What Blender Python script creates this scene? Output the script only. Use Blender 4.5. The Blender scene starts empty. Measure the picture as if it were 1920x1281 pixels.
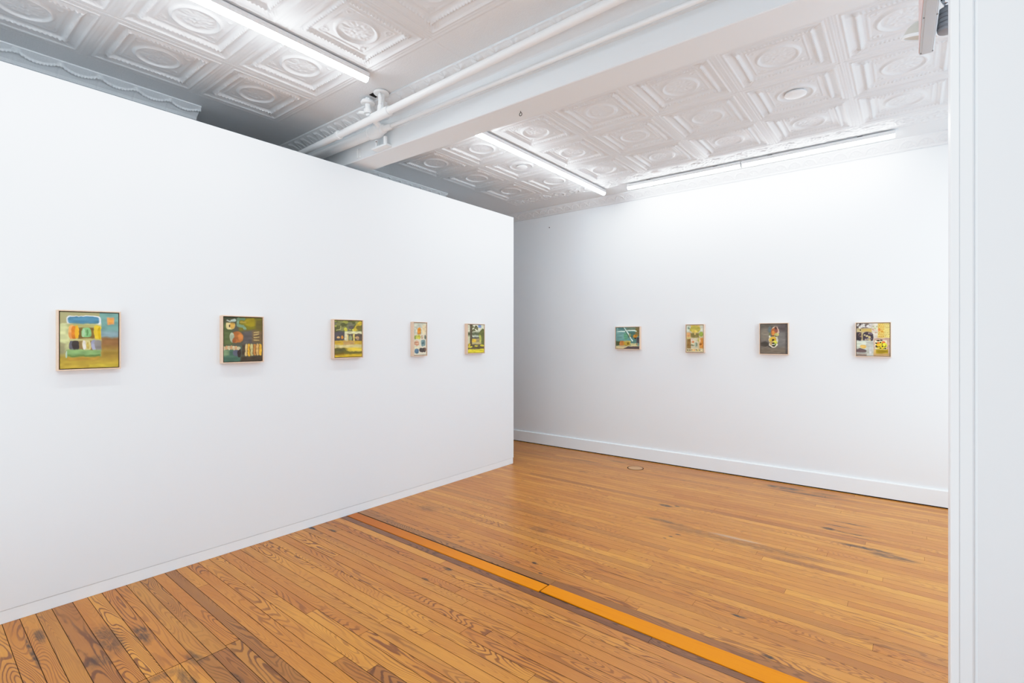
import bpy, bmesh, math, random
import numpy as np
from mathutils import Vector, Matrix

random.seed(7)
SC = bpy.context.scene
COL = SC.collection
PI = math.pi

# ---------------------------------------------------------------- helpers
def lin(c):
    c = [v / 255.0 for v in c]
    return tuple(v / 12.92 if v <= 0.04045 else ((v + 0.055) / 1.055) ** 2.4 for v in c)

def link(o, parent=None):
    COL.objects.link(o)
    if parent is not None:
        o.parent = parent
    return o

def tag(o, label=None, cat=None, group=None, kind=None):
    if label: o['label'] = label
    if cat: o['category'] = cat
    if group: o['group'] = group
    if kind: o['kind'] = kind
    return o

def empty(name, loc, rz=0.0):
    o = bpy.data.objects.new(name, None)
    o.empty_display_size = 0.05
    o.location = loc
    o.rotation_euler = (0, 0, rz)
    return link(o)

def obj(name, bm, m, parent=None, smooth=False, angle=None):
    me = bpy.data.meshes.new(name)
    bm.normal_update()
    bm.to_mesh(me)
    bm.free()
    me.materials.append(m)
    if smooth:
        for p in me.polygons:
            p.use_smooth = True
        if angle:
            try:
                me.set_sharp_from_angle(angle=angle)
            except Exception:
                pass
    return link(bpy.data.objects.new(name, me), parent)

def bx(bm, x0, x1, y0, y1, z0, z1, bevel=0.0, seg=1):
    r = bmesh.ops.create_cube(bm, size=1.0)
    vs = r['verts']
    for v in vs:
        v.co = Vector((x0 + (v.co.x + .5) * (x1 - x0), y0 + (v.co.y + .5) * (y1 - y0), z0 + (v.co.z + .5) * (z1 - z0)))
    if bevel > 0:
        es = list({e for v in vs for e in v.link_edges})
        bmesh.ops.bevel(bm, geom=es, offset=bevel, segments=seg, affect='EDGES', profile=0.5)

def tube(bm, a, b, r0, r1=None, n=20, caps=True):
    r1 = r0 if r1 is None else r1
    a, b = Vector(a), Vector(b)
    d = b - a
    q = Vector((0, 0, 1)).rotation_difference(d.normalized())
    M = Matrix.Translation((a + b) / 2) @ q.to_matrix().to_4x4()
    bmesh.ops.create_cone(bm, cap_ends=caps, cap_tris=False, segments=n, radius1=r0, radius2=r1, depth=d.length, matrix=M)

def lathe(bm, prof, n=32, M=None):
    """prof: list of (r, z); spun about local z"""
    M = M or Matrix.Identity(4)
    rings = []
    for r, z in prof:
        if r < 1e-6:
            rings.append([bm.verts.new(M @ Vector((0, 0, z)))])
        else:
            rings.append([bm.verts.new(M @ Vector((r * math.cos(2 * PI * k / n), r * math.sin(2 * PI * k / n), z))) for k in range(n)])
    for a, b in zip(rings, rings[1:]):
        for k in range(n):
            k2 = (k + 1) % n
            if len(a) == 1 and len(b) == 1: continue
            if len(a) == 1: bm.faces.new((a[0], b[k2], b[k]))
            elif len(b) == 1: bm.faces.new((a[k], a[k2], b[0]))
            else: bm.faces.new((a[k], a[k2], b[k2], b[k]))
    bmesh.ops.recalc_face_normals(bm, faces=bm.faces)

def prism(bm, pts, axis, a, b):
    """closed profile pts (2-D) extruded along axis 'x','y','z' from a to b"""
    def P(p, t):
        if axis == 'x': return Vector((t, p[0], p[1]))
        if axis == 'y': return Vector((p[0], t, p[1]))
        return Vector((p[0], p[1], t))
    A = [bm.verts.new(P(p, a)) for p in pts]
    B = [bm.verts.new(P(p, b)) for p in pts]
    n = len(pts)
    for k in range(n):
        bm.faces.new((A[k], A[(k + 1) % n], B[(k + 1) % n], B[k]))
    bm.faces.new(A[::-1]); bm.faces.new(B)
    bmesh.ops.recalc_face_normals(bm, faces=bm.faces)

def grid_arrays(P):
    """P: (ny, nx, 3) -> verts (N,3), quads (M,4)"""
    ny, nx = P.shape[:2]
    idx = np.arange(ny * nx).reshape(ny, nx)
    q = np.stack([idx[:-1, :-1], idx[:-1, 1:], idx[1:, 1:], idx[1:, :-1]], -1).reshape(-1, 4)
    return P.reshape(-1, 3), q

def mesh_np(name, parts, m, parent=None, smooth=True, flip=False):
    vs, qs, o = [], [], 0
    for v, q in parts:
        vs.append(v); qs.append(q + o); o += len(v)
    V = np.concatenate(vs).astype(np.float32)
    Q = np.concatenate(qs).astype(np.int32)
    if flip: Q = Q[:, ::-1]
    me = bpy.data.meshes.new(name)
    me.vertices.add(len(V)); me.vertices.foreach_set('co', V.ravel())
    me.loops.add(Q.size); me.loops.foreach_set('vertex_index', np.ascontiguousarray(Q).ravel())
    me.polygons.add(len(Q))
    me.polygons.foreach_set('loop_start', np.arange(0, Q.size, 4, dtype=np.int32))
    me.polygons.foreach_set('use_smooth', np.full(len(Q), smooth, dtype=bool))
    me.update(calc_edges=True)
    me.validate()
    me.materials.append(m)
    return link(bpy.data.objects.new(name, me), parent)

def vnoise(u, v, seed):
    """smooth value noise, vectorised"""
    iu, iv = np.floor(u).astype(np.int64), np.floor(v).astype(np.int64)
    fu, fv = u - iu, v - iv
    fu = fu * fu * (3 - 2 * fu); fv = fv * fv * (3 - 2 * fv)
    def h(a, b):
        n = (a * 374761393 + b * 668265263 + seed * 982451653) & 0xFFFFFFFF
        n = ((n ^ (n >> 13)) * 1274126177) & 0xFFFFFFFF
        return ((n ^ (n >> 16)) & 0xFFFF) / 65535.0
    return ((h(iu, iv) * (1 - fu) + h(iu + 1, iv) * fu) * (1 - fv) + (h(iu, iv + 1) * (1 - fu) + h(iu + 1, iv + 1) * fu) * fv)

# ---------------------------------------------------------------- materials
class NT:
    def __init__(self, name):
        self.m = bpy.data.materials.new(name)
        self.m.use_nodes = True
        self.t = self.m.node_tree
        self.b = self.t.nodes['Principled BSDF']
    def n(self, typ, **kw):
        nd = self.t.nodes.new(typ)
        for k, v in kw.items():
            if k.startswith('_'): setattr(nd, k[1:], v)
        return nd
    def l(self, a, b): self.t.links.new(a, b)
    def math(self, op, a, b=None, c=None, clamp=False):
        nd = self.t.nodes.new('ShaderNodeMath'); nd.operation = op; nd.use_clamp = clamp
        for i, v in enumerate((a, b, c)):
            if v is None: continue
            if isinstance(v, (int, float)): nd.inputs[i].default_value = v
            else: self.l(v, nd.inputs[i])
        return nd.outputs[0]
    def mix(self, f, a, b, mode='MIX'):
        nd = self.t.nodes.new('ShaderNodeMix'); nd.data_type = 'RGBA'; nd.blend_type = mode
        for s, v in ((nd.inputs[0], f), (nd.inputs[6], a), (nd.inputs[7], b)):
            if isinstance(v, (int, float)): s.default_value = v
            elif isinstance(v, tuple): s.default_value = v + (1,) if len(v) == 3 else v
            else: self.l(v, s)
        return nd.outputs[2]
    def ramp(self, f, lo, hi):
        nd = self.t.nodes.new('ShaderNodeMapRange'); nd.clamp = True; nd.interpolation_type = 'SMOOTHSTEP'
        nd.inputs[1].default_value = lo; nd.inputs[2].default_value = hi
        self.l(f, nd.inputs[0])
        return nd.outputs[0]
    def noise(self, vec, scale=1, detail=2, rough=.5, dist=0, dim='3D'):
        nd = self.t.nodes.new('ShaderNodeTexNoise'); nd.noise_dimensions = dim
        nd.inputs['Scale'].default_value = scale; nd.inputs['Detail'].default_value = detail
        nd.inputs['Roughness'].default_value = rough; nd.inputs['Distortion'].default_value = dist
        if vec is not None: self.l(vec, nd.inputs['Vector'])
        return nd.outputs['Fac']
    def vec(self, op, a, b):
        nd = self.t.nodes.new('ShaderNodeVectorMath'); nd.operation = op
        for i, v in enumerate((a, b)):
            if isinstance(v, tuple): nd.inputs[i].default_value = v
            else: self.l(v, nd.inputs[i])
        return nd
    def pos(self): return self.n('ShaderNodeNewGeometry').outputs['Position']

def paint(name, rgb, rough=.55, bump=0.0, scale=60, spec=.3, mottle=0.0, metal=0.0):
    k = NT(name)
    k.b.inputs['Base Color'].default_value = lin(rgb) + (1,)
    k.b.inputs['Roughness'].default_value = rough
    k.b.inputs['Specular IOR Level'].default_value = spec
    k.b.inputs['Metallic'].default_value = metal
    p = None
    if mottle:
        p = k.pos()
        f = k.noise(p, 1.7, 4)
        a = tuple(v * (1 - mottle) for v in lin(rgb)); b = tuple(min(1, v * (1 + mottle)) for v in lin(rgb))
        k.l(k.mix(f, a, b), k.b.inputs['Base Color'])
    if bump:
        p = p or k.pos()
        f = k.noise(p, scale, 4, .6)
        b = k.n('ShaderNodeBump'); b.inputs['Strength'].default_value = bump; b.inputs['Distance'].default_value = .004
        k.l(f, b.inputs['Height']); k.l(b.outputs[0], k.b.inputs['Normal'])
    return k.m

M_WALL = paint('white_wall_paint', (238, 241, 244), .6, .05, 90, .2)
M_WALLB = paint('white_back_wall_paint', (239, 241, 243), .55, .10, 14, .25)
M_CEIL = paint('white_tin_paint', (229, 230, 231), .55, .35, 110, .25)
M_BEAM = paint('white_beam_paint', (231, 233, 234), .5, .06, 40, .3)
M_TRIM = paint('white_gloss_trim', (244, 248, 251), .35, .05, 60, .4)
M_PIPE = paint('white_pipe_paint', (239, 240, 240), .35, .15, 45, .45)
M_DARK = paint('dark_gap', (22, 18, 16), .9)
M_GAP = paint('dark_float_gap', (66, 44, 30), .8)
M_HOUSE = paint('white_fixture_metal', (236, 236, 236), .4)
M_SIGN = paint('sign_housing_metal', (194, 196, 198), .35, metal=.0)
M_SIGNP = paint('sign_faded_face', (228, 200, 198), .4)
M_CREAM = paint('cream_lamp_plastic', (206, 202, 192), .35)
M_GREY = paint('grey_ribbed_housing', (142, 142, 146), .45)
M_BLACK = paint('black_hardware', (28, 28, 30), .5)
M_CHROME = paint('chrome', (225, 225, 228), .12, metal=1.0)
M_HOOK = paint('dull_hook_metal', (92, 90, 88), .5, metal=.3)
M_SCREW = paint('screw_grey', (130, 130, 130), .4, metal=.5)

def mat_wood_frame():
    k = NT('pale_maple_frame')
    tc = k.n('ShaderNodeTexCoord').outputs['Object']
    v = k.vec('MULTIPLY', tc, (40, 40, 40)).outputs[0]
    f = k.noise(v, 2.0, 5, .6, 1.2)
    k.l(k.mix(f, lin((222, 186, 156)), lin((240, 212, 188))), k.b.inputs['Base Color'])
    k.b.inputs['Roughness'].default_value = .5
    return k.m
M_MAPLE = mat_wood_frame()

def mat_canvas():
    k = NT('oil_paint_on_canvas')
    a = k.n('ShaderNodeVertexColor'); a.layer_name = 'paint'
    k.l(a.outputs['Color'], k.b.inputs['Base Color'])
    k.b.inputs['Roughness'].default_value = .55
    k.b.inputs['Specular IOR Level'].default_value = .25
    tc = k.n('ShaderNodeTexCoord').outputs['Object']
    f = k.noise(k.vec('MULTIPLY', tc, (70, 1, 170)).outputs[0], 1.0, 3, .6)
    b = k.n('ShaderNodeBump'); b.inputs['Strength'].default_value = .25; b.inputs['Distance'].default_value = .002
    k.l(f, b.inputs['Height']); k.l(b.outputs[0], k.b.inputs['Normal'])
    return k.m
M_CANVAS = mat_canvas()

LED = 36.0
def mat_led():
    k = NT('lit_led_diffuser')
    k.b.inputs['Base Color'].default_value = (1, 1, 1, 1)
    k.b.inputs['Emission Color'].default_value = (.86, .945, 1.0, 1)
    k.b.inputs['Emission Strength'].default_value = LED
    return k.m
M_LED = mat_led()

# stains on the floor: x, y, rx, ry, strength
STAINS = [(-1.94, 2.71, .030, .018, .95), (-1.83, 2.61, .020, .012, .8), (-2.33, 2.11, .040, .016, .8), (-2.34, 2.29, .045, .014, .8),
          (-1.70, 4.36, .075, .028, .9), (-1.62, 4.40, .03, .015, .8), (-1.55, 3.98, .22, .035, .5), (-1.30, 3.90, .32, .075, .36), (-.85, 3.90, .50, .06, .36), (-.55, 3.78, .34, .035, .36),
          (-.50, 4.61, .05, .03, .95), (-.38, 4.60, .16, .012, .75), (-.42, 4.72, .14, .010, .7), (-.37, 4.84, .15, .016, .75), (-.30, 4.53, .2, .01, .5),
          (-.25, 4.34, .20, .03, .7), (-.10, 4.28, .16, .05, .6), (-.98, 5.60, .22, .055, .7), (-.80, 5.50, .30, .03, .62), (-.62, 5.60, .16, .05, .45), (-.5, 5.52, .2, .02, .4), (-.51, 2.58, .035, .016, .9),
          (-.72, 2.86, .05, .014, .8), (-3.67, 2.13, .05, .02, .85), (-3.50, 2.20, .05, .018, .7), (-3.10, .72, .20, .05, .5), (-3.02, .84, .12, .035, .6), (-2.93, .64, .07, .06, .45),
          (-3.4, .52, .10, .02, .6), (-3.25, .47, .2, .012, .7), (-1.38, 3.77, .02, .010, .8), (-1.40, 3.70, .02, .010, .8), (-1.43, 3.64, .02, .010, .8),
          (-1.85, 5.25, .02, .012, .8), (-1.80, 5.29, .02, .010, .8), (-3.1, 5.35, .22, .03, .35), (-2.85, 4.9, .08, .03, .35), (-2.75, 5.55, .12, .03, .45), (-2.25, 3.2, .1, .05, .3),
          (-3.3, 3.0, .12, .06, .35), (-2.6, .93, .09, .03, .5), (-2.45, .85, .14, .03, .55), (-2.30, .99, .08, .015, .6), (-2.57, .78, .03, .09, .4)]

def mat_floor():
    k = NT('varnished_pine_boards')
    p = k.pos()
    a = k.n('ShaderNodeVertexColor'); a.layer_name = 'board'
    s = k.n('ShaderNodeSeparateColor'); k.l(a.outputs['Color'], s.inputs[0])
    tint, off, style = s.outputs[0], s.outputs[1], s.outputs[2]
    sp = k.n('ShaderNodeSeparateXYZ'); k.l(p, sp.inputs[0])
    x, y = sp.outputs[0], sp.outputs[1]
    offs = k.math('MULTIPLY', off, 91.0)
    cv = k.n('ShaderNodeCombineXYZ')
    k.l(k.math('MULTIPLY_ADD', x, 1.25, offs), cv.inputs[0])
    k.l(k.math('MULTIPLY', y, 9.5), cv.inputs[1]); k.l(offs, cv.inputs[2])
    field = k.noise(cv.outputs[0], 1.0, 1.2, .4, .15)
    cw = k.n('ShaderNodeCombineXYZ')
    k.l(k.math('MULTIPLY_ADD', x, 11.0, offs), cw.inputs[0])
    k.l(k.math('MULTIPLY', y, 46.0), cw.inputs[1]); k.l(offs, cw.inputs[2])
    wob = k.noise(cw.outputs[0], 1.0, 2, .5)
    field = k.math('MULTIPLY_ADD', wob, .022, field)
    freq = k.math('MULTIPLY_ADD', style, 150.0, 110.0)
    wave = k.math('SINE', k.math('MULTIPLY', field, freq))
    wave = k.math('MULTIPLY_ADD', wave, .5, .5)
    band = k.ramp(wave, .50, .97)
    # how strongly a stretch of board shows its rings: many boards are nearly plain
    cg = k.n('ShaderNodeCombineXYZ')
    k.l(k.math('MULTIPLY_ADD', x, .9, offs), cg.inputs[0])
    k.l(k.math('MULTIPLY', y, 6.0), cg.inputs[1]); k.l(offs, cg.inputs[2])
    gate = k.ramp(k.noise(cg.outputs[0], 1.0, 2, .5), .38, .66)
    back = k.ramp(y, 2.5, 3.7)
    gate = k.math('MULTIPLY', gate, k.math('MULTIPLY_ADD', back, -.6, 1.0))
    # fine straight fibre
    cf = k.n('ShaderNodeCombineXYZ')
    k.l(k.math('MULTIPLY_ADD', x, 2.2, offs), cf.inputs[0])
    k.l(k.math('MULTIPLY', y, 260.0), cf.inputs[1])
    fib = k.noise(cf.outputs[0], 1.0, 3, .6)
    cb = k.n('ShaderNodeCombineXYZ')
    k.l(k.math('MULTIPLY_ADD', x, 1.4, offs), cb.inputs[0]); k.l(k.math('MULTIPLY', y, 5.0), cb.inputs[1])
    blotch = k.noise(cb.outputs[0], 1.0, 4, .6)
    light = k.mix(tint, lin((187, 114, 37)), lin((211, 142, 50)))
    light = k.mix(k.ramp(blotch, .4, .7), light, k.mix(.55, light, lin((172, 98, 34))))
    dark = lin((116, 58, 22))
    amt = k.math('MULTIPLY', band, k.math('MULTIPLY_ADD', gate, .78, .10), clamp=True)
    c = k.mix(amt, light, dark)
    c = k.mix(k.math('MULTIPLY', k.ramp(fib, .5, .8), k.math('MULTIPLY_ADD', back, .25, .32)), c, lin((140, 78, 30)))
    c = k.mix(k.math('MULTIPLY', k.ramp(fib, .45, .2), .25), c, lin((236, 174, 80)))
    # a few whole boards are much darker (alpha channel of the board colour)
    c = k.mix(a.outputs['Alpha'], c, k.mix(band, lin((118, 68, 38)), lin((78, 42, 22))))
    # black stains
    wn = k.n('ShaderNodeTexNoise'); wn.inputs['Scale'].default_value = 7; wn.inputs['Detail'].default_value = 4
    k.l(k.vec('MULTIPLY', p, (.7, 3, 1)).outputs[0], wn.inputs['Vector'])
    wv = k.vec('MULTIPLY', k.vec('SUBTRACT', wn.outputs['Color'], (.5, .5, .5)).outputs[0], (.07, .035, 0)).outputs[0]
    q = k.vec('ADD', p, wv).outputs[0]
    acc = None
    for (sx, sy, rx, ry, st) in STAINS:
        d = k.vec('MULTIPLY', k.vec('SUBTRACT', q, (sx, sy, 0)).outputs[0], (1 / rx, 1 / ry, 0)).outputs[0]
        ln = k.n('ShaderNodeVectorMath'); ln.operation = 'LENGTH'; k.l(d, ln.inputs[0])
        mr = k.n('ShaderNodeMapRange'); mr.interpolation_type = 'SMOOTHSTEP'
        mr.inputs[1].default_value = 1.2; mr.inputs[2].default_value = .45; mr.inputs[3].default_value = 0; mr.inputs[4].default_value = st
        k.l(ln.outputs['Value'], mr.inputs[0])
        acc = mr.outputs[0] if acc is None else k.math('MAXIMUM', acc, mr.outputs[0])
    acc = k.math('MULTIPLY', acc, k.math('MULTIPLY_ADD', fib, 1.6, .45), clamp=True)
    frag = k.ramp(k.noise(k.vec('MULTIPLY', p, (16, 34, 1)).outputs[0], 1.0, 3, .6), .30, .58)
    acc = k.math('MULTIPLY', acc, k.math('MULTIPLY_ADD', frag, .7, .3))
    c = k.mix(acc, c, lin((50, 38, 34)))
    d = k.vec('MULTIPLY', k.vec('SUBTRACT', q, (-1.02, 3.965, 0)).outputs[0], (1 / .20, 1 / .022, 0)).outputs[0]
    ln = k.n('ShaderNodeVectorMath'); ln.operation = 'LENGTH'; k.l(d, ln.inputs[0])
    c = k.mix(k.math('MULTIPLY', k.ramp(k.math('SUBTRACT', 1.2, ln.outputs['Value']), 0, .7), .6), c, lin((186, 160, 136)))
    k.l(c, k.b.inputs['Base Color'])
    k.l(k.math('MULTIPLY_ADD', blotch, .14, .24), k.b.inputs['Roughness'])
    k.b.inputs['Specular IOR Level'].default_value = .36
    b = k.n('ShaderNodeBump'); b.inputs['Strength'].default_value = .12; b.inputs['Distance'].default_value = .002
    k.l(k.math('ADD', k.math('MULTIPLY', band, .4), k.noise(p, 5, 3)), b.inputs['Height']); k.l(b.outputs[0], k.b.inputs['Normal'])
    return k.m
M_FLOOR = mat_floor()

def mat_strip():
    k = NT('amber_threshold_board')
    p = k.pos()
    f = k.noise(k.vec('MULTIPLY', p, (3, 90, 1)).outputs[0], 1.0, 4, .6, .6)
    g = k.noise(k.vec('MULTIPLY', p, (1.2, 6, 1)).outputs[0], 1.5, 4)
    sp = k.n('ShaderNodeSeparateXYZ'); k.l(p, sp.inputs[0])
    right = k.ramp(sp.outputs[0], -3.6, -1.9)
    base = k.mix(right, lin((182, 100, 36)), lin((226, 132, 0)))
    c = k.mix(k.math('MULTIPLY', k.ramp(f, .5, .75), .35), base, lin((178, 96, 22)))
    c = k.mix(k.math('MULTIPLY', k.ramp(g, .6, .8), .35), c, lin((130, 70, 20)))
    k.l(c, k.b.inputs['Base Color'])
    k.b.inputs['Roughness'].default_value = .35
    k.b.inputs['Specular IOR Level'].default_value = .08
    return k.m
M_STRIP = mat_strip()
M_PLUG = paint('pale_wood_plug', (196, 150, 104), .4, mottle=.12)

# ---------------------------------------------------------------- dimensions (metres; the camera stands over the origin)
CZ = 3.27            # ceiling
PX = -3.69           # face of the partition
PT = 2.915           # top of the partition
PY = 4.715           # free end of the partition
BY = 5.80            # back wall
X0, X1, Y0 = -5.6, 2.8, -4.6
BMY0, BMY1, BMZ = 2.52, 2.744, 2.968

# ---------------------------------------------------------------- floor
def shear(x, y):
    """the boards run very slightly askew to the walls"""
    k = .022 * min(1, max(0, 1 - (y - 2.5) / 3.3))
    return y - k * (x + 3.69)

def build_floor():
    vs, qs, cols = [], [], []
    def quad(x0, x1, y0, y1, z, col):
        i = len(vs)
        vs.extend([(x0, y0, z), (x1, y0, z), (x1, y1, z), (x0, y1, z)])
        qs.append((i, i + 1, i + 2, i + 3)); cols.append(col)
    rnd = random.Random(11)
    quad(X0, X1, Y0, BY, -.006, (0, 0, 0, 1))
    edges = [(2.400, 2.456), (2.567, 2.630)]
    y = BY + .02
    while y > 2.63 + .03:
        edges.append((max(y - .0655, 2.63), y)); y -= .0655
    if y > 2.632: edges.append((2.63, y))
    front = [1.206, 1.147, 1.081, 1.015, .948, .894, .831, .766, .700, .613, .548, .486, .42]
    y = 2.400
    while y > 1.206 + .09:
        edges.append((y - .0665, y)); y -= .0665
    edges.append((1.206, y))
    for a, b in zip(front, front[1:]): edges.append((b, a))
    y = .42
    while y > Y0:
        edges.append((max(Y0, y - .068), y)); y -= .068
    for (ya, yb) in edges:
        g = .0008 if ya > 2.5 else .0013
        x = X0 + rnd.uniform(-1.5, 0)
        yc = (ya + yb) / 2
        cuts = [X0]
        while True:
            x += rnd.uniform(1.3, 3.2)
            if x >= X1: break
            if x > X0 + .2: cuts.append(x)
        if .40 < yc < 1.15:                       # the row of butt joints near the partition
            cuts = [X0, -2.61 + (0 if yc < .95 else .04) + (-.02 if yc > 1.08 else 0)] + [c for c in cuts if c > -1.6]
        cuts.append(X1)
        for xa, xb in zip(cuts, cuts[1:]):
            dk = 0.0
            r = rnd.random()
            if yc < 1.45 and r < .26: dk = rnd.uniform(.2, .55)
            elif r < .08: dk = rnd.uniform(.12, .3)
            if yb == 2.456: dk = .9
            if ya == 2.567: dk = .62
            gx = .0018 if .4 < yc < 1.2 else g * .7
            quad(xa + gx, xb - gx, ya + g, yb - g, 0.0, (rnd.random(), rnd.random(), rnd.random() if yc < 2.4 else rnd.uniform(.3, 1), dk))
    me = bpy.data.meshes.new('floor')
    vs = vs[:4] + [(x, min(shear(x, y), BY), z) for x, y, z in vs[4:]]
    me.from_pydata(vs, [], qs)
    ca = me.color_attributes.new('board', 'FLOAT_COLOR', 'CORNER')
    arr = np.repeat(np.array(cols, dtype=np.float32), 4, axis=0)
    ca.data.foreach_set('color', arr.ravel())
    me.materials.append(M_FLOOR); me.materials.append(paint('board_gap_brown', (44, 27, 18), .9))
    me.polygons[0].material_index = 1
    o = link(bpy.data.objects.new('floor', me))
    tag(o, 'worn orange pine plank floor with black stains running across the gallery', 'floor', kind='structure')
build_floor()

# amber threshold boards set into the floor (two lengths, slightly out of line)
for n, (xa, xb, ya, yb) in enumerate([(-3.685, -1.705, 2.459, 2.552), (-1.697, 2.79, 2.469, 2.564)]):
    bm = bmesh.new()
    prism(bm, [(xa, shear(xa, ya)), (xb, shear(xb, ya) - .08 * n), (xb, shear(xb, yb)), (xa, shear(xa, yb))], 'z', -.005, .003)
    o = obj('trim_%d' % (n + 1), bm, M_STRIP)
    tag(o, ('reddish amber threshold board in the floor beside the partition', 'bright yellow amber threshold board crossing the middle of the floor')[n], 'threshold board', kind='structure')
bm = bmesh.new()
xa, xb = -3.68, 2.78
prism(bm, [(xa, shear(xa, 2.455)), (xb, shear(xb, 2.455)), (xb, shear(xb, 2.568)), (xa, shear(xa, 2.568))], 'z', -.0045, -.0025)
tag(obj('trim_3', bm, paint('stained_gap_brown', (62, 38, 24), .7)), 'dark gap along the edges of the amber threshold boards', 'floor gap', kind='structure')

# ---------------------------------------------------------------- ceiling (pressed tin relief)
def smooth_bump(d, w):
    t = np.clip(1 - np.abs(d) / w, 0, 1)
    return t * t * (3 - 2 * t)

def tile_relief(tx, ty, half):
    """tx, ty local tile coordinates; returns height hanging below the sheet (m)"""
    k = .311 / half
    tx, ty = tx * k, ty * k
    ax, ay = np.abs(tx), np.abs(ty)
    s = np.maximum(ax, ay); t = np.where(ax > ay, ty, tx)
    h = np.interp(s, [0, .184, .192, .205, .218, .226, .262, .272, .290, .311],
                  [-.016, -.016, -.010, -.008, -.010, -.014, -.001, 0, 0, 0])
    h += .006 * smooth_bump(s - .158, .0075)
    h += .007 * smooth_bump(s - .268, .008)
    h += .004 * smooth_bump(s - .292, .006)
    h += .0045 * smooth_bump(s - .308, .007)
    rope = smooth_bump(s - .206, .015)
    h += rope * (.010 + .0042 * np.sin((t + .35 * (s - .206)) * 2 * PI / .0225))
    r = np.hypot(tx, ty); th = np.arctan2(ty, tx)
    h += .013 * smooth_bump(r - .117, .017)
    inner = np.clip((.102 - r) / .014, 0, 1)
    petals = smooth_bump(r - .066, .024) * (.5 + .5 * np.cos(14 * th)) + smooth_bump(r - .034, .016) * (.5 + .5 * np.cos(8 * th + .4)) + smooth_bump(r, .016)
    h += inner * (.0035 * petals + .0045 * (vnoise(tx * 95 + 50, ty * 95 + 50, 3) - .5))
    rc = np.hypot(ax - .128, ay - .128)
    h += .0045 * smooth_bump(rc - .016, .008) + .003 * smooth_bump(np.hypot(ax - .105, ay - .142) - .010, .006)
    cd = np.hypot(ax - .218, ay - .218)                      # acanthus leaves on the mitres
    leaf = np.clip(1 - cd / .05, 0, 1)
    h += leaf * .012 * (.55 + .45 * np.cos((ax - ay) * 2 * PI / .022)) 
    return h

def front_relief(X, Y):
    h = np.zeros_like(X)
    cx, cy, pt, py = -3.79, 1.765, .62, .625
    i = np.round((X - cx) / pt); j = np.round((Y - cy) / py)
    tiled = (X > -4.102) & (Y < 1.765 + .3125)
    h = np.where(tiled, tile_relief(X - cx - i * pt, (Y - cy - j * py), .311), 0)
    # plain border sheets with lapped joints
    for xj in (-4.10, -3.21, -2.25, -1.30):
        h += np.where((Y > 2.085), .0022 * smooth_bump(X - xj, .006), 0)
    h += .004 * smooth_bump(Y - 2.082, .008) * (X > -4.11)
    h += .004 * smooth_bump(X + 4.107, .008) * (Y < 2.09)
    return h

def back_relief(X, Y):
    cx, cy, pt, py = -.03, 4.21, .633, .622
    i = np.round((X - cx) / pt); j = np.round((Y - cy) / py)
    tiled = (X > -3.828 - .3165) & (Y < 4.832 + .311) & (Y > 2.966 - .311)
    h = np.where(tiled, tile_relief(X - cx - i * pt, Y - cy - j * py, .3125), 0)
    # ornate filler strip between the last row and the back wall
    fl = np.clip((Y - 5.15) / .02, 0, 1) * np.clip((5.40 - Y) / .02, 0, 1) * (X > -4.14)
    u = (X - cx) / .2110; cu = (u - np.round(u)) * .211
    rr = np.hypot(cu, Y - 5.275); tt = np.arctan2(Y - 5.275, cu)
    orn = .006 * smooth_bump(rr - .062, .014) + .007 * np.clip(1 - rr / .05, 0, 1) * (.6 + .4 * np.cos(8 * tt)) + .010 * (vnoise(X * 48, Y * 48, 9) - .45)
    h += fl * orn
    h += .005 * smooth_bump(Y - 5.148, .007) * (X > -4.15) + .004 * smooth_bump(Y - 5.405, .008) * (X > -4.15)
    h += .004 * smooth_bump(X + 4.15, .008) * (Y < 5.41)
    return h

def build_ceiling():
    parts = []
    def patch(x0, x1, y0, y1, f, step):
        nx, ny = int((x1 - x0) / step) + 1, int((y1 - y0) / step) + 1
        xs, ys = np.linspace(x0, x1, nx), np.linspace(y0, y1, ny)
        X, Y = np.meshgrid(xs, ys)
        Z = np.full_like(X, CZ) - (f(X, Y) if f else 0)
        parts.append(grid_arrays(np.stack([X, Y, Z], -1)))
    patch(-4.40, 0.0, -.2, 2.60, front_relief, .006)
    patch(-4.60, 1.2, 2.60, BY, back_relief, .006)
    for (x0, x1, y0, y1) in [(X0, X1, Y0, -.2), (X0, -4.40, -.2, 2.60), (0.0, X1, -.2, 2.60), (X0, -4.60, 2.60, BY), (1.2, X1, 2.60, BY)]:
        patch(x0, x1, y0, y1, None, 1.5 if x1 - x0 > 1.6 and y1 - y0 > 1.6 else min(x1 - x0, y1 - y0) / 1.01)
    o = mesh_np('ceiling', parts, M_CEIL, flip=True)
    tag(o, 'white painted pressed tin ceiling of square panels with round medallions', 'ceiling', kind='structure')
build_ceiling()

# ---------------------------------------------------------------- walls
def box_struct(name, dims, m, label, cat='wall', bevel=0.0):
    bm = bmesh.new()
    for d in (dims if isinstance(dims[0], tuple) else [dims]): bx(bm, *d, bevel=bevel)
    return tag(obj(name, bm, m), label, cat, kind='structure')

box_struct('wall_back', (X0, X1, BY, BY + .12, 0, CZ + .05), M_WALLB, 'long white back wall with four small framed paintings')
box_struct('wall_far_left', [(X0 - .1, X0, Y0, BY, 0, CZ + .05)], M_WALLB, 'outer left wall hidden behind the freestanding partition')
box_struct('wall_rear_right', (X1, X1 + .1, 1.8, BY, 0, CZ + .05), M_WALLB, 'right side wall of the rear room beyond the frame')
box_struct('wall_front_right', (X1, X1 + .1, Y0, 1.8, 0, CZ + .05), M_WALLB, 'right side wall of the front room beyond the frame')
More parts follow.
